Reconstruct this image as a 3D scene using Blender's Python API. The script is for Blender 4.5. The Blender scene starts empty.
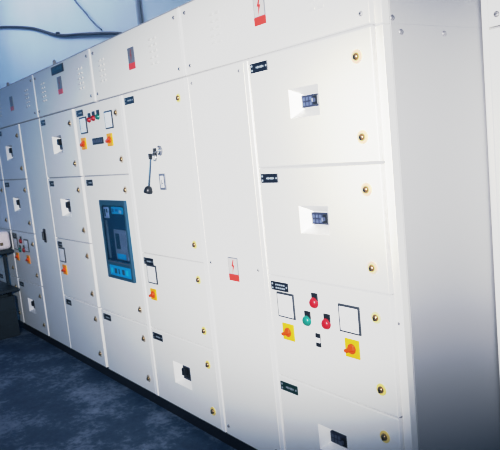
import bpy, bmesh, math, random
from mathutils import Vector, Matrix
random.seed(7)
scene = bpy.context.scene
COL = scene.collection
CZ = 1.418            # eye height: heights below are given relative to it where noted

# ------------------------------------------------------------------ materials
def new_mat(name):
    m = bpy.data.materials.new(name); m.use_nodes = True
    nt = m.node_tree; return m, nt, nt.nodes['Principled BSDF']

def mat(name, col, rough=.5, metal=0., var=.04, scale=6., bump=0., spec=.5, emit=None, estr=0., alpha=None):
    m, nt, b = new_mat(name)
    tc = nt.nodes.new('ShaderNodeTexCoord'); nz = nt.nodes.new('ShaderNodeTexNoise')
    nz.inputs['Scale'].default_value = scale; nz.inputs['Detail'].default_value = 4
    nt.links.new(tc.outputs['Object'], nz.inputs['Vector'])
    mx = nt.nodes.new('ShaderNodeMix'); mx.data_type = 'RGBA'
    lo = [max(0, c*(1-var)) for c in col]; hi = [min(1, c*(1+var)) for c in col]
    mx.inputs[6].default_value = (*lo, 1); mx.inputs[7].default_value = (*hi, 1)
    nt.links.new(nz.outputs['Fac'], mx.inputs[0]); nt.links.new(mx.outputs[2], b.inputs['Base Color'])
    b.inputs['Roughness'].default_value = rough; b.inputs['Metallic'].default_value = metal
    b.inputs['Specular IOR Level'].default_value = spec
    if bump:
        bp = nt.nodes.new('ShaderNodeBump'); bp.inputs['Strength'].default_value = bump; bp.inputs['Distance'].default_value = .01
        nt.links.new(nz.outputs['Fac'], bp.inputs['Height']); nt.links.new(bp.outputs['Normal'], b.inputs['Normal'])
    if emit:
        b.inputs['Emission Color'].default_value = (*emit, 1); b.inputs['Emission Strength'].default_value = estr
    return m

PAINT = mat('cream_grey_enamel', (.79, .79, .775), .5, var=.015, scale=1.5, spec=.3)
WHITE = mat('lit_face_white', (.93, .93, .93), .5, var=.01)  # whiter than the doors: light on edges and recess faces put into colour
SIDE = mat('shaded_side_enamel', (.37, .375, .395), .5, var=.03, scale=1.2, spec=.3)  # cabinet enamel darkened; the side's dimmer light is put into the colour
BODY = mat('carcass_enamel', (.42, .43, .45), .6, var=.03)
GASK = mat('seam_rubber', (.33, .33, .35), .7)
PLINTH = mat('plinth_black', (.006, .008, .014), .6)
NAVY = mat('nameplate_navy', (.008, .011, .020), .4, var=.2, scale=60)
GREENP = mat('nameplate_green', (.008, .03, .03), .4, var=.2, scale=60)
TEXT = mat('plate_lettering', (.26, .30, .34), .5)
YEL = mat('yellow_plastic', (.90, .36, .015), .4)
DRING = mat('dull_brass_ring', (.45, .41, .34), .4)
YRING = mat('pale_yellow_ring', (.84, .67, .22), .4)
BRASS = mat('lock_brass', (.30, .20, .11), .22, metal=.7, var=.2, scale=80)
DARK = mat('black_plastic', (.012, .014, .02), .4)
STEEL = mat('screw_steel', (.33, .33, .35), .4, metal=.6)
RED = mat('red_plastic', (.34, .012, .022), .35)
ORANGE = mat('orange_red_knob', (.75, .08, .01), .35)
GRN = mat('green_lens', (.015, .16, .13), .3)
MFACE = mat('meter_face', (.86, .87, .9), .3, var=.01)
MGREY = mat('meter_print', (.55, .56, .6), .5)
MFRAME = mat('meter_frame', (.04, .045, .055), .4)
SIGNW = mat('sign_grey_white', (.50, .48, .48), .4)
SIGNR = mat('sign_red', (.72, .06, .045), .4)
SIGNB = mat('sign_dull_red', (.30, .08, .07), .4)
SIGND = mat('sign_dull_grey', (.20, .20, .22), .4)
SIGNG = mat('sign_grey_dark', (.16, .17, .2), .4)
BRK = mat('breaker_slate', (.024, .030, .055), .45, var=.3, scale=40)
BRKL = mat('breaker_grey', (.075, .09, .14), .45)
ACBF = mat('acb_slate_blue', (.022, .085, .135), .4, var=.2, scale=15)
ACBD = mat('acb_dark_blue', (.012, .09, .15), .3, var=.4, scale=12)
ACBB = mat('acb_bright_blue', (.008, .30, .56), .35, var=.2, scale=30)
CYAN = mat('acb_cyan_label', (.02, .66, .88), .35, var=.1, scale=40)
ACBC = mat('acb_mid_cyan', (.01, .40, .62), .4)
ACBG = mat('acb_grey_face', (.36, .38, .47), .35, var=.2, scale=20)
ACBW = mat('acb_pale_label', (.66, .68, .78), .4)
CABLE = mat('cable_sheath', (.012, .035, .065), .5)
WIRE = mat('wire_grey', (.10, .15, .20), .5)
PIPE = mat('conduit_grey', (.30, .37, .43), .5)
TABLE = mat('table_dark_steel', (.012, .022, .035), .5)
TIN = mat('case_pinkish_white', (.80, .74, .76), .4, var=.04)
CRATE = mat('crate_dark', (.010, .02, .032), .7, var=.3, scale=10)
CHROME = mat('lever_steel', (.6, .6, .6), .25, metal=.8)

def glass_mat():
    m, nt, b = new_mat('window_plastic')
    b.inputs['Base Color'].default_value = (.75, .9, 1, 1); b.inputs['Roughness'].default_value = .05
    b.inputs['Transmission Weight'].default_value = 1; b.inputs['IOR'].default_value = 1.1
    nz = nt.nodes.new('ShaderNodeTexNoise'); nz.inputs['Scale'].default_value = 3
    mr = nt.nodes.new('ShaderNodeMapRange'); mr.inputs[3].default_value = .03; mr.inputs[4].default_value = .08
    nt.links.new(nz.outputs['Fac'], mr.inputs[0]); nt.links.new(mr.outputs[0], b.inputs['Roughness'])
    return m
GLASS = glass_mat()

def floor_mat():
    m, nt, b = new_mat('blue_concrete_floor')
    L = nt.links.new
    tc = nt.nodes.new('ShaderNodeTexCoord')
    n1 = nt.nodes.new('ShaderNodeTexNoise'); n1.inputs['Scale'].default_value = 3.2; n1.inputs['Detail'].default_value = 9; n1.inputs['Roughness'].default_value = .68
    n2 = nt.nodes.new('ShaderNodeTexNoise'); n2.inputs['Scale'].default_value = 28; n2.inputs['Detail'].default_value = 6; n2.inputs['Roughness'].default_value = .7
    L(tc.outputs['Object'], n1.inputs['Vector']); L(tc.outputs['Object'], n2.inputs['Vector'])
    ad = nt.nodes.new('ShaderNodeMath'); ad.operation = 'MULTIPLY_ADD'; ad.inputs[1].default_value = .5
    L(n2.outputs['Fac'], ad.inputs[0]); L(n1.outputs['Fac'], ad.inputs[2])
    cr = nt.nodes.new('ShaderNodeValToRGB')
    e = cr.color_ramp.elements
    e[0].position = .55; e[0].color = (.016, .040, .090, 1)
    e[1].position = .98; e[1].color = (.24, .30, .41, 1)
    x = e.new(.74); x.color = (.036, .074, .135, 1)
    L(ad.outputs[0], cr.inputs[0]); L(cr.outputs[0], b.inputs['Base Color'])
    b.inputs['Roughness'].default_value = .65; b.inputs['Specular IOR Level'].default_value = .25
    bp = nt.nodes.new('ShaderNodeBump'); bp.inputs['Strength'].default_value = .25; bp.inputs['Distance'].default_value = .01
    L(n2.outputs['Fac'], bp.inputs['Height']); L(bp.outputs['Normal'], b.inputs['Normal'])
    return m
FLOOR = floor_mat()
WALL = mat('blue_white_plaster', (.62, .72, .80), .85, var=.07, scale=1.6, bump=.15)
CEIL = mat('ceiling_plaster', (.6, .66, .72), .9, var=.05, scale=2)

# ------------------------------------------------------------------ mesh helper
class MB:
    def __init__(s): s.bm = bmesh.new(); s.mats = []
    def mi(s, m):
        if m not in s.mats: s.mats.append(m)
        return s.mats.index(m)
    def face(s, pts, m):
        f = s.bm.faces.new([s.bm.verts.new(p) for p in pts]); f.material_index = s.mi(m); return f
    def box(s, x0, x1, y0, y1, z0, z1, m, bev=0., seg=1):
        r = bmesh.ops.create_cube(s.bm, size=1, matrix=Matrix.Translation(((x0+x1)/2, (y0+y1)/2, (z0+z1)/2)) @ Matrix.Diagonal((x1-x0, y1-y0, z1-z0, 1)))
        fs = {f for v in r['verts'] for f in v.link_faces}
        for f in fs: f.material_index = s.mi(m)
        if bev:
            es = list({e for f in fs for e in f.edges})
            r = bmesh.ops.bevel(s.bm, geom=es, offset=bev, segments=seg, affect='EDGES', profile=.5)
            for f in r['faces']: f.material_index = s.mi(m)
        return s
    def cyl(s, c, d, r0, r1, ln, m, n=20):      # from point c along direction d
        q = Vector((0, 0, 1)).rotation_difference(Vector(d).normalized()).to_matrix().to_4x4()
        M = Matrix.Translation(c) @ q @ Matrix.Translation((0, 0, ln/2))
        r = bmesh.ops.create_cone(s.bm, cap_ends=True, segments=n, radius1=r0, radius2=r1, depth=ln, matrix=M)
        for f in {f for v in r['verts'] for f in v.link_faces}: f.material_index = s.mi(m); f.smooth = len(f.verts) == 4
        return s
    def lathe(s, c, d, prof, m, n=20):          # prof: (radius, distance along d)
        q = Vector((0, 0, 1)).rotation_difference(Vector(d).normalized()).to_matrix()
        rings = []
        for r, h in prof:
            rings.append([s.bm.verts.new(Vector(c) + q @ Vector((r*math.cos(2*math.pi*k/n), r*math.sin(2*math.pi*k/n), h))) for k in range(n)])
        for a, b in zip(rings, rings[1:]):
            for k in range(n):
                f = s.bm.faces.new((a[k], a[(k+1) % n], b[(k+1) % n], b[k])); f.material_index = s.mi(m); f.smooth = True
        for rg, fl in ((rings[0], True), (rings[-1], False)):
            f = s.bm.faces.new(rg[::-1] if fl else rg); f.material_index = s.mi(m)
        return s
    def torus(s, c, d, R, r, m, n=20, k=8, a0=0., a1=2*math.pi):
        q = Vector((0, 0, 1)).rotation_difference(Vector(d).normalized()).to_matrix()
        pts = [Vector(c) + q @ Vector((R*math.cos(a0+(a1-a0)*i/n), R*math.sin(a0+(a1-a0)*i/n), 0)) for i in range(n+1)]
        return s.tube(pts, r, m, k)
    def tube(s, pts, r, m, k=8):
        pts = [Vector(p) for p in pts]; rings = []; up = None
        for i, p in enumerate(pts):
            t = (pts[min(i+1, len(pts)-1)] - pts[max(i-1, 0)]).normalized()
            if up is None: up = t.orthogonal().normalized()
            up = (up - t*up.dot(t)).normalized(); w = t.cross(up)
            rings.append([s.bm.verts.new(p + r*(math.cos(2*math.pi*j/k)*up + math.sin(2*math.pi*j/k)*w)) for j in range(k)])
        for a, b in zip(rings, rings[1:]):
            for j in range(k):
                f = s.bm.faces.new((a[j], a[(j+1) % k], b[(j+1) % k], b[j])); f.material_index = s.mi(m); f.smooth = True
        for rg in (rings[0][::-1], rings[-1]):
            f = s.bm.faces.new(rg); f.material_index = s.mi(m)
        return s
    def poly(s, pts, y0, y1, m):                # (x,z) outline extruded from y0 (front) to y1
        a = [s.bm.verts.new((x, y0, z)) for x, z in pts]; b = [s.bm.verts.new((x, y1, z)) for x, z in pts]
        n = len(pts); fs = [s.bm.faces.new(a), s.bm.faces.new(b[::-1])]
        for i in range(n): fs.append(s.bm.faces.new((a[i], b[i], b[(i+1) % n], a[(i+1) % n])))
        for f in fs: f.material_index = s.mi(m)
        return s
    def build(s, name, parent=None):
        bmesh.ops.recalc_face_normals(s.bm, faces=s.bm.faces)
        me = bpy.data.meshes.new(name); s.bm.to_mesh(me); s.bm.free()
        for m in s.mats: me.materials.append(m)
        o = bpy.data.objects.new(name, me); COL.objects.link(o)
        if parent: attach(o, parent)
        return o

WL = {}                                          # world location of each empty / origin offset
def attach(o, parent):
    """children are modelled in world coordinates; cancel the thing's own offset"""
    o.parent = parent
    off = WL.get(parent.name)
    if off: o.location = (-off[0], -off[1], -off[2])

def thing(name, label, cat, loc, group=None):
    o = bpy.data.objects.new(name, None); COL.objects.link(o); o.location = loc
    o.empty_display_size = .1
    WL[o.name] = loc
    o['label'] = label; o['category'] = cat
    if group: o['group'] = group
    return o
def tag(o, label, cat, group=None):
    o['label'] = label; o['category'] = cat
    if group: o['group'] = group
    return o
def struct(o): o['kind'] = 'structure'; return o

# ------------------------------------------------------------------ the room
struct(MB().box(-10.6, 3.2, -4.6, 1.6, -.08, 0, FLOOR).build('floor'))
struct(MB().box(-10.6, 3.2, 1.5, 1.6, 0, 4.3, WALL).build('wall_back'))
struct(MB().box(-10.6, -10.5, -4.6, 1.5, 0, 4.3, WALL).build('wall_left'))
struct(MB().box(-10.6, 3.2, -4.6, 1.6, 4.3, 4.4, CEIL).build('ceiling'))

# ------------------------------------------------------------------ small fittings (world coordinates, door face at y = 0)
T = .03           # door / cover thickness
def lock(x, z, par):
    ring = YRING if x > -3.1 else DRING
    b = MB()
    b.cyl((x, .001, z), (0, -1, 0), .0215, .0205, .004, ring, 24)
    b.lathe((x, 0, z), (0, -1, 0), [(.0125, 0), (.0125, .005), (.0105, .009), (.007, .0115), (.003, .0125)], BRASS, 18)
    b.box(x-.003, x+.003, -.0135, -.0095, z-.009, z+.003, DARK)
    b.build('lock', par)
def screw(x, z, par, r=.0085, y=0.):
    b = MB(); b.lathe((x, y+.001, z), (0, -1, 0), [(r, 0), (r, .003), (r*.7, .0055), (r*.2, .006)], STEEL, 14)
    b.box(x-r*.75, x+r*.75, y-.0056, y-.004, z-.001, z+.001, DARK)
    b.build('screw', par)
def nameplate(x, z, par, w=.104, h=.036, m=None, style=0):
    """x: left edge, z: top edge; engraved plate with two rivets and a short line of lettering"""
    m = m or NAVY
    b = MB(); b.box(x, x+w, -.004, .001, z-h, z, m, .001)
    for dz in (.27, .73): b.cyl((x+.011, -.0035, z-h*dz), (0, -1, 0), .0045, .0045, .0012, TEXT, 10)
    if style == 0:
        for i in range(6):
            xx = x+.036+i*.0082; hh = (.006, .009, .006, .008, .009, .006)[i]
            b.box(xx, xx+.0055, -.005, -.0035, z-h*.5-hh*.5, z-h*.5+hh*.5, TEXT)
    else:
        for k in (.32, .68):
            for i in range(5):
                xx = x+.03+i*.012; b.box(xx, xx+.008, -.005, -.0035, z-h*k-.003, z-h*k+.003, TEXT)
    b.cyl((x+w-.008, -.0035, z-h*.5), (0, -1, 0), .004, .004, .0012, TEXT, 10)
    return b.build('nameplate', par)
def meter(x, z, par, s=.102):
    """analogue panel meter, x left edge, z top edge"""
    b = MB(); b.box(x, x+s, -.006, .002, z-s, z, MFRAME, .0015)
    e = .0085
    b.box(x+e, x+s-e*.85, -.0068, -.005, z-s+e*.85, z-e, MFACE)
    cx, cz = x+s*.80, z-s*.82                     # pivot low right, quarter scale
    b.cyl((cx, -.0066, cz), (0, -1, 0), .006, .005, .0025, MGREY, 12)
    R = s*.60
    for i in range(7):
        a = math.radians(96 + i*13)
        p = Vector((cx+R*math.cos(a), -.0072, cz+R*math.sin(a))); q = Vector((cx+(R-.008)*math.cos(a), -.0072, cz+(R-.008)*math.sin(a)))
        b.tube([p, q], .0009, MGREY, 4)
    a = math.radians(160); b.tube([(cx, -.0075, cz), (cx+R*.9*math.cos(a), -.0075, cz+R*.9*math.sin(a))], .0007, MGREY, 4)
    b.build('panel_meter', par)
def rotary(x, z, par, s=.068, tilt=20):
    """selector switch: yellow square plate, red knob with grip bar"""
    b = MB(); b.box(x-s/2, x+s/2, -.006, .001, z-s/2, z+s/2, YEL, .002)
    b.lathe((x, -.005, z), (0, -1, 0), [(.019, 0), (.018, .005), (.015, .007)], ORANGE, 20)
    c, sn = math.cos(math.radians(tilt)), math.sin(math.radians(tilt))
    pts = [(x+u*c-v*sn, z+u*sn+v*c) for u, v in ((-.026, -.006), (.020, -.006), (.020, .006), (-.026, .006))]
    b.poly(pts, -.021, -.008, ORANGE)
    b.build('selector_switch', par)
def lamp(x, z, lens, par, r=.019):
    b = MB(); b.box(x-.013, x+.021, -.005, .001, z+.008, z+.038, DARK, .002)
    b.lathe((x, 0, z), (0, -1, 0), [(r+.002, 0), (r+.002, .005), (r, .006), (r, .010), (r*.8, .015), (r*.3, .0175)], lens, 20)
    b.build('indicator_lamp', par)
def toggle(x, z, par):
    b = MB(); b.box(x-.013, x+.013, -.006, .001, z-.026, z+.026, DARK, .002)
    b.box(x-.0132, x+.0132, -.008, -.004, z-.008, z+.010, MFACE, .001)
    b.build('toggle_switch', par)
def danger(x, z, par, w=.068, h=.106, field=None):
    """danger plate: grey field with a red bolt, red band at the foot; x left, z top"""
    b = MB(); b.box(x, x+w, -.003, .001, z-h, z, SIGNG, .0008)
    b.box(x+.005, x+w-.005, -.0038, -.002, z-h*.70, z-.005, field or SIGNW)
    b.box(x, x+w, -.0042, -.002, z-h, z-h*.72, SIGNR)
    cx = x+w*.5; t = z-.010
    b.poly([(cx+.004, t), (cx-.010, t-.030), (cx-.001, t-.030), (cx-.006, t-.062), (cx+.011, t-.024), (cx+.002, t-.024), (cx+.010, t)], -.0048, -.003, SIGNB if field else SIGNR)
    b.build('danger_sign', par)

def door_sheet(x0, x1, z0, z1, name, par, hole=None, m=None):
    """folded sheet door with eased front edges; hole = outer (x0,x1,z0,z1), inner rect, depth"""
    m = m or PAINT
    b = MB(); e = .0025
    def rect(a, c, d, f, y): return [(a, y, d), (c, y, d), (c, y, f), (a, y, f)]
    def ring(r0, r1, mm=None):
        for i in range(4): b.face([r0[i], r0[(i+1) % 4], r1[(i+1) % 4], r1[i]], mm or m)
    A = rect(x0, x1, z0, z1, T); B = rect(x0, x1, z0, z1, e); Cc = rect(x0+e, x1-e, z0+e, z1-e, 0)
    ring(A, B, WHITE); ring(B, Cc)  # fold edges in whiter colour, imitating the light they catch
    if hole:
        h, i, d = hole
        Hh = rect(*h, 0); I = rect(*i, d); H2 = rect(h[0]-.004, h[1]+.004, h[2]-.004, h[3]+.004, T)
        b2 = MB()
        for q in range(4): b2.face([Hh[q], Hh[(q+1) % 4], I[(q+1) % 4], I[q]], WHITE)  # recess faces whitened to look lit against the door
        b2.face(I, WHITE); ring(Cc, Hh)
        ring(A, H2)
    else:
        b.face(Cc, m); b.face(A[::-1], m)
    bmesh.ops.remove_doubles(b.bm, verts=b.bm.verts, dist=.0001)
    o = b.build(name, par)
    if hole:
        bmesh.ops.remove_doubles(b2.bm, verts=b2.bm.verts, dist=.0001); b2.build('recess_bezel', o)
    return o

def breaker(ix0, ix1, iz0, iz1, d, par, wide=True):
    """moulded case breaker face at the bottom of the recess"""
    b = MB(); b.box(ix0, ix1, d-.014, d-.0005, iz0, iz1, BRK, .002)
    w, h = ix1-ix0, iz1-iz0
    if wide:
        for i in range(3):
            for k in range(2):
                xx = ix0+w*(.08+.17*i); zz = iz0+h*(.14+.40*k)
                b.box(xx, xx+w*.11, d-.016, d-.013, zz, zz+h*.28, BRKL)
        b.box(ix0+w*.62, ix0+w*.86, d-.018, d-.013, iz0+h*.12, iz1-h*.12, DARK, .002)
        b.box(ix0+w*.66, ix0+w*.76, d-.034, d-.017, iz0+h*.32, iz0+h*.66, BRKL, .002)
    else:
        b.box(ix0+w*.18, ix0+w*.8, d-.020, d-.013, iz0+h*.15, iz1-h*.15, DARK, .003)
        b.box(ix0+w*.30, ix0+w*.62, d-.040, d-.018, iz0+h*.42, iz1-h*.02, DARK, .004)
        b.box(ix0+w*.84, ix0+w*.95, d-.0155, d-.013, iz0+h*.2, iz1-h*.2, BRKL)
    b.build('breaker', par)

ROW = [.322, -.097, -.523, -.940, -1.343]          # seams, relative to eye height
def zr(r): return r+CZ
def make_door(x0, x1, r0, r1, par, recess=None, plate=.022, plate_mat=None, plate_style=0, locks=True, px_w=.104):
    z1, z0 = zr(ROW[r0])-.003, zr(ROW[r1])+.003
    hole = None
    if recess:
        hx0, hx1 = x1-.404, x1-.252; hz1, hz0 = zr(ROW[r0])-.144, zr(ROW[r0])-.246
        if recess == 'wide': ins = (.034, .012, .030, .024)
        else:
            hx0, hx1, hz0 = x1-.415, x1-.246, zr(ROW[r0])-.262; ins = (.045, .022, .024, .018)
        d = .040
        inner = (hx0+ins[0], hx1-ins[1], hz0+ins[2], hz1-ins[3])
        hole = ((hx0, hx1, hz0, hz1), inner, d)
    o = door_sheet(x0, x1, z0, z1, 'door', par, hole)
    if recess: breaker(inner[0]+.002, inner[1]-.002, inner[2]+.002, inner[3]-.002, d, o, recess == 'wide')
    if plate is not None: nameplate(x0+plate, zr(ROW[r0])-.022, o, px_w, m=plate_mat, style=plate_style)
    if locks:
        lock(x1-.064, zr(ROW[r0])-.084, o); lock(x1-.064, zr(ROW[r1])+.084, o)
    return o
def seam(x0, x1, r, par):
    MB().box(x0, x1, .012, .049, zr(ROW[r])-.0028, zr(ROW[r])+.0028, GASK).build('seam_gasket', par)

def cubicle(name, label, x0, x1, dep=1.0, cat='switchgear cabinet', group='switchgear cabinets standing in the row'):
    t = thing(name, label, cat, ((x0+x1)/2, .5, 0), group)
    b = MB(); b.box(x0, x1, .05, dep, .075, zr(.322)-.003, BODY); b.build('carcass', t)
    MB().box(x0, x1, .022, dep-.02, 0, .074, PLINTH).build('plinth', t)
    return t
GAP = dict(AB=(-1.992, -1.957), BC=(-2.437, -2.400), CD=(-3.102, -3.065), DE=(-3.777, -3.740), EF=(-4.399, -4.389), FG=(-4.872, -4.840), GH=(-5.507, -5.474))

def post(gap, par):
    x0, x1 = GAP[gap]
    MB().box(x0+.004, x1-.004, -.003, .049, .08, zr(.318), WHITE, .002).build('frame_post', par)  # white post added so the gap shows as a bright strip
# ---- A: the nearest cubicle
XA = (-1.957, -1.335)
A = cubicle('switchgear_cabinet', 'nearest light grey switchgear cabinet, with brass locks ringed in yellow on four doors', -1.9745, -1.3005)
make_door(*XA, 0, 1, A, 'wide', .012); seam(*XA, 1, A)
make_door(*XA, 1, 2, A, 'wide', .012); seam(*XA, 2, A)
d = make_door(*XA, 2, 3, A, None, .012, plate_style=1); seam(*XA, 3, A)
meter(-1.914, zr(-.584), d); meter(-1.572, zr(-.582), d)
lamp(-1.697, zr(-.600), RED, d); lamp(-1.745, zr(-.676), GRN, d); lamp(-1.640, zr(-.670), RED, d)
toggle(-1.692, zr(-.742), d); rotary(-1.862, zr(-.742), d); rotary(-1.518, zr(-.738), d)
make_door(*XA, 3, 4, A, 'wide', .012, GREENP)
b = MB(); b.box(-1.331, -1.2985, .014, .05, .075, zr(.322)-.003, PAINT, .003); b.cyl((-1.316, .015, zr(-.617)), (0, -1, 0), .006, .006, .002, STEEL, 10)
b.build('frame_post', A)
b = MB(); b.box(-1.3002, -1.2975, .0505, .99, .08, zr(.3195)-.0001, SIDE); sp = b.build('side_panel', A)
def side_screw(y, z, par, x=-1.2975):
    MB().lathe((x-.001, y, z), (1, 0, 0), [(.009, 0), (.009, .002), (.006, .004), (.002, .0045)], STEEL, 14).build('screw', par)
side_screw(.095, zr(.296), sp); side_screw(.312, zr(.296), sp)

# ---- B: blank cable alley
B = cubicle('switchgear_cabinet', 'narrow light grey cabinet with one full-height blank bolted panel and red danger sign', -2.4185, -1.9755)
d = door_sheet(GAP['BC'][1], GAP['AB'][0], zr(ROW[4])+.003, zr(ROW[0])-.003, 'panel', B)
for x, z in ((-2.022, .287), (-2.022, -.511), (-2.375, .287), (-2.375, -.511), (-2.375, -1.295), (-2.022, -1.295)): screw(x, zr(z), d, .0075)
danger(-2.236, zr(-.473), d, .073, .104)

post('AB', B)
# ---- C: cubicle with lever handle
XC = (GAP['CD'][1], GAP['BC'][0])
C = cubicle('switchgear_cabinet', 'light grey cabinet with a black-knobbed lever handle on its tall upper door', -3.0825, -2.4195)
d = make_door(*XC, 0, 2, C)
b = MB()                                             # lever: hub, bracket, thin rod, bell knob
hx, hz = -2.722, zr(.012)
b.lathe((hx, .001, hz), (0, -1, 0), [(.020, 0), (.020, .004), (.010, .005), (.010, .012)], CHROME, 20)
b.torus((hx+.002, -.010, hz), (0, -1, 0), .021, .004, SIGNG, 20, 8, math.radians(-140), math.radians(120))
b.box(hx-.052, hx-.040, -.018, .001, hz-.026, hz+.014, DARK, .003)
b.tube([(hx-.005, -.012, hz), (hx-.045, -.014, hz-.008), (hx-.088, -.014, hz-.022)], .004, CHROME, 8)
b.box(hx-.096, hx-.085, -.022, -.006, hz-.038, hz-.010, DARK, .002)
b.torus((hx-.052, -.013, hz-.032), (0, -1, 0), .015, .003, CHROME, 14, 6, math.radians(-140), math.radians(60))
k0, k1 = Vector((hx-.092, -.014, hz-.035)), Vector((hx-.138, -.018, hz-.175))
b.tube([k0, k0.lerp(k1, .5), k1], .0032, WIRE, 8)
dr = (k1-k0).normalized()
b.lathe(k1 - dr*.004, dr, [(.005, 0), (.014, .005), (.020, .015), (.024, .030), (.022, .035)], DARK, 20)
b.cyl(k1+dr*.031, dr, .010, .008, .005, MFACE, 12)
b.build('lever_handle', d)
b = MB(); x0, x1, z1, z0 = -2.764, -2.704, zr(-.100), zr(-.181)
b.box(x0, x1, -.006, .001, z0, z1, SIGNG, .0015); b.box(x0+.014, x1-.014, -.0066, -.005, z0+.012, z1-.012, MFACE)
b.box(x0+.024, x0+.030, -.008, -.006, z0+.016, z1-.03, SIGNG); b.box(x0+.024, x1-.020, -.008, -.006, z0+.03, z0+.036, SIGNG)
b.build('position_plate', d)
seam(*XC, 2, C)
d = make_door(*XC, 2, 3, C); meter(-3.016, zr(-.580), d); rotary(-2.975, zr(-.742), d, .062); seam(*XC, 3, C)
make_door(*XC, 3, 4, C, 'tall')

post('BC', C)
# ---- D: air circuit breaker cubicle
XD = (GAP['DE'][1], GAP['CD'][0])
D = cubicle('switchgear_cabinet', 'light grey cabinet with a big blue glazed air circuit breaker in its middle door', -3.7575, -3.0835)
d = make_door(*XD, 0, 1, D, None, .030, px_w=.095)
meter(-3.672, zr(.256), d, .098); meter(-3.312, zr(.258), d, .098)
lamp(-3.528, zr(.232), RED, d, .014); lamp(-3.466, zr(.236), RED, d, .015); lamp(-3.402, zr(.238), GRN, d, .015)
rotary(-3.655, zr(.100), d, .070); rotary(-3.280, zr(.100), d, .070)
b = MB(); b.box(-3.519, -3.370, -.006, .001, zr(.085), zr(.122), DARK, .002)
for i in range(6): b.box(-3.509+i*.023, -3.495+i*.023, -.0075, -.005, zr(.094), zr(.113), BRKL)
b.build('digital_counter', d)
seam(*XD, 1, D)
d = make_door(*XD, 1, 3, D, None, .045, px_w=.09)
# breaker front framed in the door
ax0, ax1, az0, az1 = -3.514, -3.174, zr(-.703), zr(-.240)
b = MB()
b.box(ax0, ax1, -.004, .001, az0, az1, ACBD)
fw = .022
b.box(ax0, ax0+fw, -.016, -.003, az0, az1, ACBF, .002); b.box(ax1-fw, ax1, -.016, -.003, az0, az1, ACBF, .002)
b.box(ax0+fw, ax1-fw, -.016, -.003, az1-.030, az1, ACBF, .002); b.box(ax0+fw, ax1-fw, -.016, -.003, az0, az0+.014, ACBF, .002)
b.box(ax0+fw, ax1-fw, -.016, -.003, zr(-.622), zr(-.598), ACBF, .002)
b.box(ax0+fw, ax1-fw, -.0175, -.0155, zr(-.604), zr(-.599), BRKL)
b.build('breaker_frame', d)
b = MB(); b.box(-3.488, -3.200, -.010, -.0038, zr(-.688), zr(-.626), ACBB, .002)
for i, w in enumerate((.02, .03, .016, .03, .02)): b.box(-3.470+i*.05, -3.470+i*.05+w, -.0112, -.009, zr(-.672), zr(-.642), (ACBC, ACBF, ACBD, ACBF, ACBC)[i])
b.build('lower_blue_strip', d)
b = MB(); b.box(-3.370, -3.222, -.008, -.0038, zr(-.318), zr(-.277), CYAN, .001)
b.box(-3.36, -3.335, -.0092, -.007, zr(-.308), zr(-.288), ACBB); b.box(-3.318, -3.282, -.0092, -.007, zr(-.303), zr(-.290), ACBB)
b.box(-3.268, -3.240, -.0092, -.007, zr(-.312), zr(-.296), MFACE)
b.build('cyan_label', d)
b = MB(); b.box(-3.480, -3.412, -.008, -.0038, zr(-.345), zr(-.280), ACBW, .001)
b.box(-3.470, -3.455, -.0092, -.007, zr(-.335), zr(-.292), ACBF); b.box(-3.440, -3.422, -.0092, -.007, zr(-.312), zr(-.290), ACBF)
b.build('pale_label', d)
b = MB(); b.box(-3.372, -3.214, -.010, -.0038, zr(-.585), zr(-.408), ACBG, .003)
b.box(-3.350, -3.300, -.0115, -.009, zr(-.520), zr(-.43), ACBF); b.box(-3.355, -3.240, -.0115, -.009, zr(-.580), zr(-.548), CYAN)
b.build('breaker_unit', d)
MB().box(-3.478, -3.456, -.007, -.0038, zr(-.585), zr(-.36), PIPE).build('racking_rail', d)
MB().box(ax0+fw+.001, ax1-fw-.001, -.0150, -.0135, zr(-.597), az1-.031, GLASS).build('clear_cover', d)
seam(*XD, 3, D)
make_door(*XD, 3, 4, D, None, .040)

post('CD', D)
# ---- E
XE = (GAP['EF'][1], GAP['DE'][0])
E_ = cubicle('switchgear_cabinet', 'pale grey cabinet with two recessed breakers above one meter, left of the blue breaker cabinet', -4.3945, -3.7585)
make_door(*XE, 0, 1, E_, 'tall', .030, px_w=.075); seam(*XE, 1, E_)
make_door(*XE, 1, 2, E_, 'tall', .035, px_w=.075); seam(*XE, 2, E_)
d = make_door(*XE, 2, 3, E_, None, .032, px_w=.075); meter(-4.347, zr(-.584), d, .104); rotary(-4.285, zr(-.742), d, .068); seam(*XE, 3, E_)
make_door(*XE, 3, 4, E_, None, .040, px_w=.09)

# ---- F
F_ = cubicle('switchgear_cabinet', 'narrow grey cabinet with one tall blank door carrying a small dark handle', -4.8555, -4.3955)
d = door_sheet(GAP['FG'][1], GAP['EF'][0], zr(ROW[4])+.003, zr(ROW[0])-.003, 'door', F_)
b = MB(); b.box(-4.632, -4.592, -.008, .001, zr(-.570), zr(-.468), NAVY, .004); b.box(-4.622, -4.602, -.022, -.007, zr(-.552), zr(-.488), DARK, .006, 2)
b.build('handle', d)

# ---- G
XG = (GAP['GH'][1], GAP['FG'][0])
G = cubicle('switchgear_cabinet', 'shaded grey cabinet with three recessed breakers and two red-yellow switches, beside the small table', -5.4895, -4.8565)
make_door(*XG, 0, 1, G, 'tall', .03); seam(*XG, 1, G)
make_door(*XG, 1, 2, G, 'tall', .03); seam(*XG, 2, G)
d = make_door(*XG, 2, 3, G, None, .03, plate_style=1); seam(*XG, 3, G)
meter(XG[0]+.042, zr(-.580), d); meter(XG[1]-.275, zr(-.578), d)
lamp(XG[1]-.36, zr(-.600), RED, d); lamp(XG[1]-.41, zr(-.676), GRN, d); lamp(XG[1]-.305, zr(-.670), RED, d)
rotary(XG[0]+.09, zr(-.742), d); rotary(XG[1]-.225, zr(-.742), d)
make_door(*XG, 3, 4, G, 'tall', .03)

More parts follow.
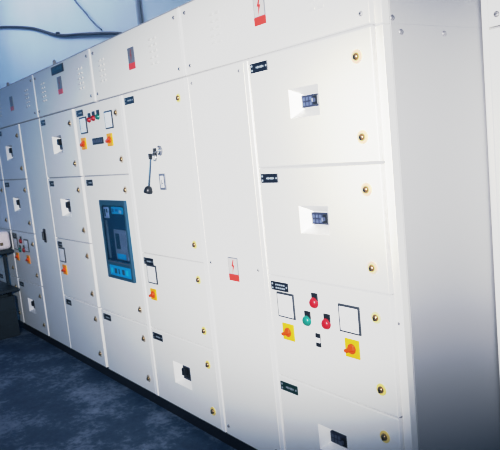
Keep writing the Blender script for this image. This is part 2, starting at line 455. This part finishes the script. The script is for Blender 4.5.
# ---- H, cut by the left edge of the picture
XH = (-6.09, GAP['GH'][0])
H = cubicle('switchgear_cabinet', 'last grey cabinet at the far left end of the row, behind the small table', -6.12, -5.4905)
for r in range(4):
    d = make_door(*XH, r, r+1, H, 'tall' if r != 2 else None, .03)
    if r == 2: meter(XH[1]-.30, zr(-.58), d); rotary(XH[1]-.25, zr(-.742), d)
    if r < 3: seam(*XH, r+1, H)

# ------------------------------------------------------------------ busbar chambers along the top
def louvers(x, z, par):
    b = MB()
    for i in range(5):
        zz = z - i*.028
        for dx in (0, .042):
            pts = [(x+dx, zz-.006), (x+dx+.032, zz-.006), (x+dx+.029, zz+.006), (x+dx+.003, zz+.006)]
            a = [Vector((p[0], 0, p[1])) for p in pts]
            c = [Vector((x+dx+.003, -.006, zz-.004)), Vector((x+dx+.029, -.006, zz-.004))]
            b.face([a[0], a[1], c[1], c[0]], PAINT); b.face([a[1], a[2], c[1]], PAINT); b.face([a[2], a[3], c[0], c[1]], PAINT); b.face([a[3], a[0], c[0]], PAINT)
    b.build('louver', par)
def chamber(x0, x1, cx0, cx1, label, lou, sign=None):
    t = thing('switchgear_top_box', label, 'switchgear top box', ((x0+x1)/2, .5, zr(.322)), 'top boxes along the cabinet row')
    MB().box(x0, x1, .05, 1.0, zr(.322)-.0025, zr(.618), BODY).build('carcass', t)
    MB().box(cx0, cx1, .012, .049, zr(.3197), zr(.3256), GASK).build('seam_gasket', t)
    MB().box(x0, x1, .002, 1.0, zr(.6185), zr(.6235), SIDE, .001).build('top_sheet', t)
    c = door_sheet(cx0, cx1, zr(.322)+.004, zr(.618), 'cover', t)
    for x in (cx0+.034, cx1-.034):
        for z in (.362, .585): screw(x, zr(z), c, .0085)
    for x in lou: louvers(x, zr(.535), c)
    if cx1 < -2.3 and cx1 > -4.5: MB().box(cx1+.003, cx1+.021, -.003, .049, zr(.327), zr(.617), WHITE, .002).build('frame_post', t)  # white strip added to make the cover gap look bright
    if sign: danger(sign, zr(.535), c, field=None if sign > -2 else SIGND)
    return t, c
CA, c = chamber(-2.4185, -1.3005, -2.407, -1.335, 'long top box above the nearest cabinets, with danger sign and embossed vents', (-2.19, -1.60), -1.893)
b = MB(); b.box(-1.331, -1.2985, .014, .05, zr(.322)-.0025, zr(.618), PAINT, .003); b.build('frame_post', CA)
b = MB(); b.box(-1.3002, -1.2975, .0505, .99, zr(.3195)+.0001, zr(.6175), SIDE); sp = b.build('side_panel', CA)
side_screw(.050+.008, zr(.337), sp)
chamber(-3.4145, -2.4195, -3.402, -2.433, 'top box with danger sign above the lever-handle cabinet and blue breaker', (-3.31, -2.72), -2.945)
CD, c = chamber(-4.4095, -3.4155, -4.397, -3.428, 'top box carrying a wide dark nameplate over its danger sign', (-4.27, -3.62), -3.954)
b = MB(); b.box(-4.028, -3.826, -.006, .001, zr(.557), zr(.607), NAVY, .002)
for i in range(9):
    b.box(-4.008+i*.0185, -3.996+i*.0185, -.0072, -.005, zr(.576), zr(.576+.012+(i % 3)*.003), ACBF)
b.build('title_plate', c)
FG, c = chamber(-5.4895, -4.4105, -5.477, -4.423, 'shaded top box at the far left with a dark narrow sign', (-5.33, -4.62), -4.992)
chamber(-6.12, -5.4905, -6.10, -5.504, 'last top box at the left end of the row, above the table', (-5.8,), None)
def eye(x, y, par):
    b = MB(); z = zr(.6235)
    b.cyl((x, y, z), (0, 0, 1), .018, .018, .006, SIDE, 16); b.torus((x, y, z+.018), (0, 1, 0), .016, .006, SIDE, 20, 8)
    b.build('lifting_eye', par)
eye(-4.06, .035, CD); eye(-5.10, .035, FG)

# ------------------------------------------------------------------ set-back cabinet at the right
R = thing('set_back_cabinet', 'light grey cabinet standing further back at the right edge, past the side sheet', 'switchgear cabinet', (-.98, .75, 0))
RY = .515
MB().box(-1.290, -.68, RY+.034, 1.0, .075, zr(.60), BODY).build('carcass', R)
MB().box(-1.290, -.68, RY+.02, .98, 0, .074, PLINTH).build('plinth', R)
MB().box(-1.290, -1.2665, RY+.002, RY+.034, .075, zr(.60), PAINT, .002).build('frame_post', R)
def panel_at(name, x0, x1, z0, z1):
    b = MB(); b.box(x0, x1, RY, RY+.03, z0, z1, PAINT, .0025); return b.build(name, R)
c = panel_at('cover', -1.2645, -.70, zr(.315), zr(.598)); screw(-1.232, zr(.352), c, .011, RY); screw(-.73, zr(.352), c, .011, RY)
d = panel_at('door', -1.2645, -.70, .08, zr(.306)); MB().cyl((-1.262+.012, RY+.001, zr(-.705)), (0, -1, 0), .005, .005, .003, STEEL, 10).build('hinge_pin', d)
MB().box(-1.2645, -.70, RY+.016, RY+.034, zr(.3075), zr(.3135), GASK).build('seam_gasket', R)

# ------------------------------------------------------------------ table, case and crate at the far left
Tb = thing('small_table', 'dark steel-framed small table in front of the far left cabinet', 'table', (-5.75, -.26, 0))
tx0, tx1, ty0, ty1 = -6.2, -5.400, -.50, -.030
MB().box(tx0, tx1, ty0, ty1, .712, .745, TABLE, .006).build('tabletop', Tb)
for x in (tx0+.03, tx1-.24):
    for y in (ty0+.02, ty1-.015):
        MB().box(x-.014, x+.014, y-.011, y+.011, 0, .712, TABLE, .002).build('leg', Tb)
MB().box(tx0+.03, tx1, ty0+.01, ty1-.002, .385, .410, TABLE, .003).build('shelf', Tb)
b = MB(); b.box(-5.80, -5.400, -.44, -.034, .747, .900, TIN, .03, 4)
b.box(-5.4010, -5.3985, -.125, -.100, .785, .810, BRASS, .001)
tag(b.build('equipment_case'), 'rounded pinkish-white case lying on the small dark table', 'case')
cr = thing('storage_crate', 'dark crate on the floor under the small table', 'crate', (-5.50, -.26, 0))
b = MB(); X0, X1, Y0, Y1, Z1 = -5.58, -5.41, -.45, -.07, .35
b.box(X0, X1, Y0, Y1, .003, .02, CRATE)
for a in ((X0, X1, Y0, Y0+.015), (X0, X1, Y1-.015, Y1), (X0, X0+.015, Y0+.015, Y1-.015), (X1-.015, X1, Y0+.015, Y1-.015)):
    b.box(*a, .02, Z1, CRATE)
b.build('crate_body', cr)
for z in (.10, .22, .325):
    b = MB(); b.box(X0-.004, X1+.006, Y0-.006, Y0, z-.012, z+.012, CRATE); b.box(X1, X1+.006, Y0, Y1, z-.012, z+.012, CRATE); b.build('rib', cr)

# ------------------------------------------------------------------ cable, wire and conduit on the back wall
def smooth(ps, n=8):
    ps = [Vector(p) for p in ps]; out = []
    for i in range(len(ps)-1):
        p0, p1, p2, p3 = ps[max(i-1, 0)], ps[i], ps[i+1], ps[min(i+2, len(ps)-1)]
        for k in range(n):
            t = k/n
            out.append(.5*((2*p1)+(p2-p0)*t+(2*p0-5*p1+4*p2-p3)*t*t+(3*p1-p0-3*p2+p3)*t**3))
    return out+[ps[-1]]
b = MB(); b.tube(smooth([(-10.49, 1.474, 3.60), (-9.75, 1.474, 3.483), (-8.55, 1.474, 3.227), (-7.63, 1.474, 2.959), (-6.879, 1.474, 2.824), (-5.957, 1.474, 2.650), (-5.80, 1.474, 2.56), (-5.74, 1.474, 2.3), (-5.74, 1.474, 1.6), (-5.74, 1.474, .02)], 10), .016, CABLE, 10)
cb = tag(b.build('power_cable'), 'thick dark cable sagging across the pale blue wall', 'cable')
b = MB(); b.box(-7.645, -7.615, 1.455, 1.499, 2.955, 2.995, CABLE, .006); b.build('wall_clip', cb)
b = MB(); b.tube(smooth([(-7.35, 1.46, 3.62), (-6.951, 1.46, 3.21), (-6.72, 1.46, 3.03), (-6.52, 1.46, 2.87), (-6.349, 1.46, 2.765)], 8), .008, WIRE, 8)
tag(b.build('thin_wire'), 'thin grey wire slanting down the wall to meet the thick cable', 'wire')
b = MB(); b.cyl((-5.51, 1.472, 0), (0, 0, 1), .024, .024, 4.295, PIPE, 14)
for z in (1.2, 2.3, 3.2): b.box(-5.55, -5.47, 1.438, 1.4995, z, z+.03, PIPE, .004)
tag(b.build('conduit'), 'upright pale grey conduit pipe on the back wall above the cabinets', 'pipe')

# ------------------------------------------------------------------ camera (solved from the vanishing points)
rt = Vector((.59761058, .79580397, -.0977632)); up = Vector((-.04401586, .15431021, .98704152)); fw_ = Vector((-.80057742, .58556332, -.12724541))
cam = bpy.data.cameras.new('camera'); co = bpy.data.objects.new('camera', cam); COL.objects.link(co)
M = Matrix((rt, up, -fw_)).transposed().to_4x4(); M.translation = Vector((0, -1.5, CZ)); co.matrix_world = M
cam.sensor_fit = 'HORIZONTAL'; cam.sensor_width = 36; cam.lens = 627.96/500*36; cam.clip_start = .02
scene.camera = co

# ------------------------------------------------------------------ light: camera flash, added fills for back wall and far end, dim bluish room
def aim(o, p): o.rotation_euler = (Vector(p)-o.location).to_track_quat('-Z', 'Y').to_euler()
s = bpy.data.lights.new('camera_flash', 'SPOT'); s.energy = 900; s.spot_size = math.radians(85); s.spot_blend = 1; s.shadow_soft_size = .035; s.color = (1, .975, .93)
so = bpy.data.objects.new('camera_flash', s); COL.objects.link(so); so.location = (-.30, -2.05, CZ+.25); aim(so, (-2.15, 0, CZ-.17)); so.scale = (1, .525, 1)
a = bpy.data.lights.new('wall_fill', 'AREA'); a.shape = 'RECTANGLE'; a.size = 5; a.size_y = 1.2; a.energy = 80; a.color = (.88, .88, 1)  # added unseen fill that brightens the back wall
ao = bpy.data.objects.new('wall_fill', a); COL.objects.link(ao); ao.location = (-7.4, .45, 4.22); aim(ao, (-7.4, 1.4, 2.6))
g = bpy.data.lights.new('far_blue_fill', 'AREA'); g.shape = 'RECTANGLE'; g.size = 1.6; g.size_y = 1.4; g.energy = 24; g.color = (.16, .55, 1)  # added blue fill for the far cabinets; no window stands here
go = bpy.data.objects.new('far_blue_fill', g); COL.objects.link(go); go.location = (-9.8, -3.0, 2.3); aim(go, (-5.2, 0, 1.1))
w = bpy.data.worlds.new('world'); scene.world = w; w.use_nodes = True
w.node_tree.nodes['Background'].inputs[0].default_value = (.09, .40, .95, 1); w.node_tree.nodes['Background'].inputs[1].default_value = .16
scene.view_settings.view_transform = 'Standard'; scene.view_settings.look = 'None'; scene.view_settings.exposure = 0

# print-film tone curve: straight shadows, long soft shoulder
vs = scene.view_settings; vs.use_curve_mapping = True
cm = vs.curve_mapping; WHITE = 6.0
cm.white_level = (WHITE, WHITE, WHITE)
SHOULDER = [(.62, .63), (1.05, .725), (2.0, .775), (2.6, .90), (4, .97), (6, 1)]
LOW = (((.05, .036), (.10, .078), (.20, .180), (.38, .435)),      # red: a little weak in the shadows
       ((.05, .044), (.10, .090), (.20, .197), (.38, .44)),
       ((.05, .050), (.10, .104), (.20, .222), (.38, .465)))      # blue: a little lifted
for ch in range(3):
    cv = cm.curves[ch]; pts = list(LOW[ch]) + SHOULDER
    cv.points[0].location = (0, 0); cv.points[1].location = (1, pts[-1][1])
    for x, y in pts[:-1]: cv.points.new(x/WHITE, y)
cm.update()
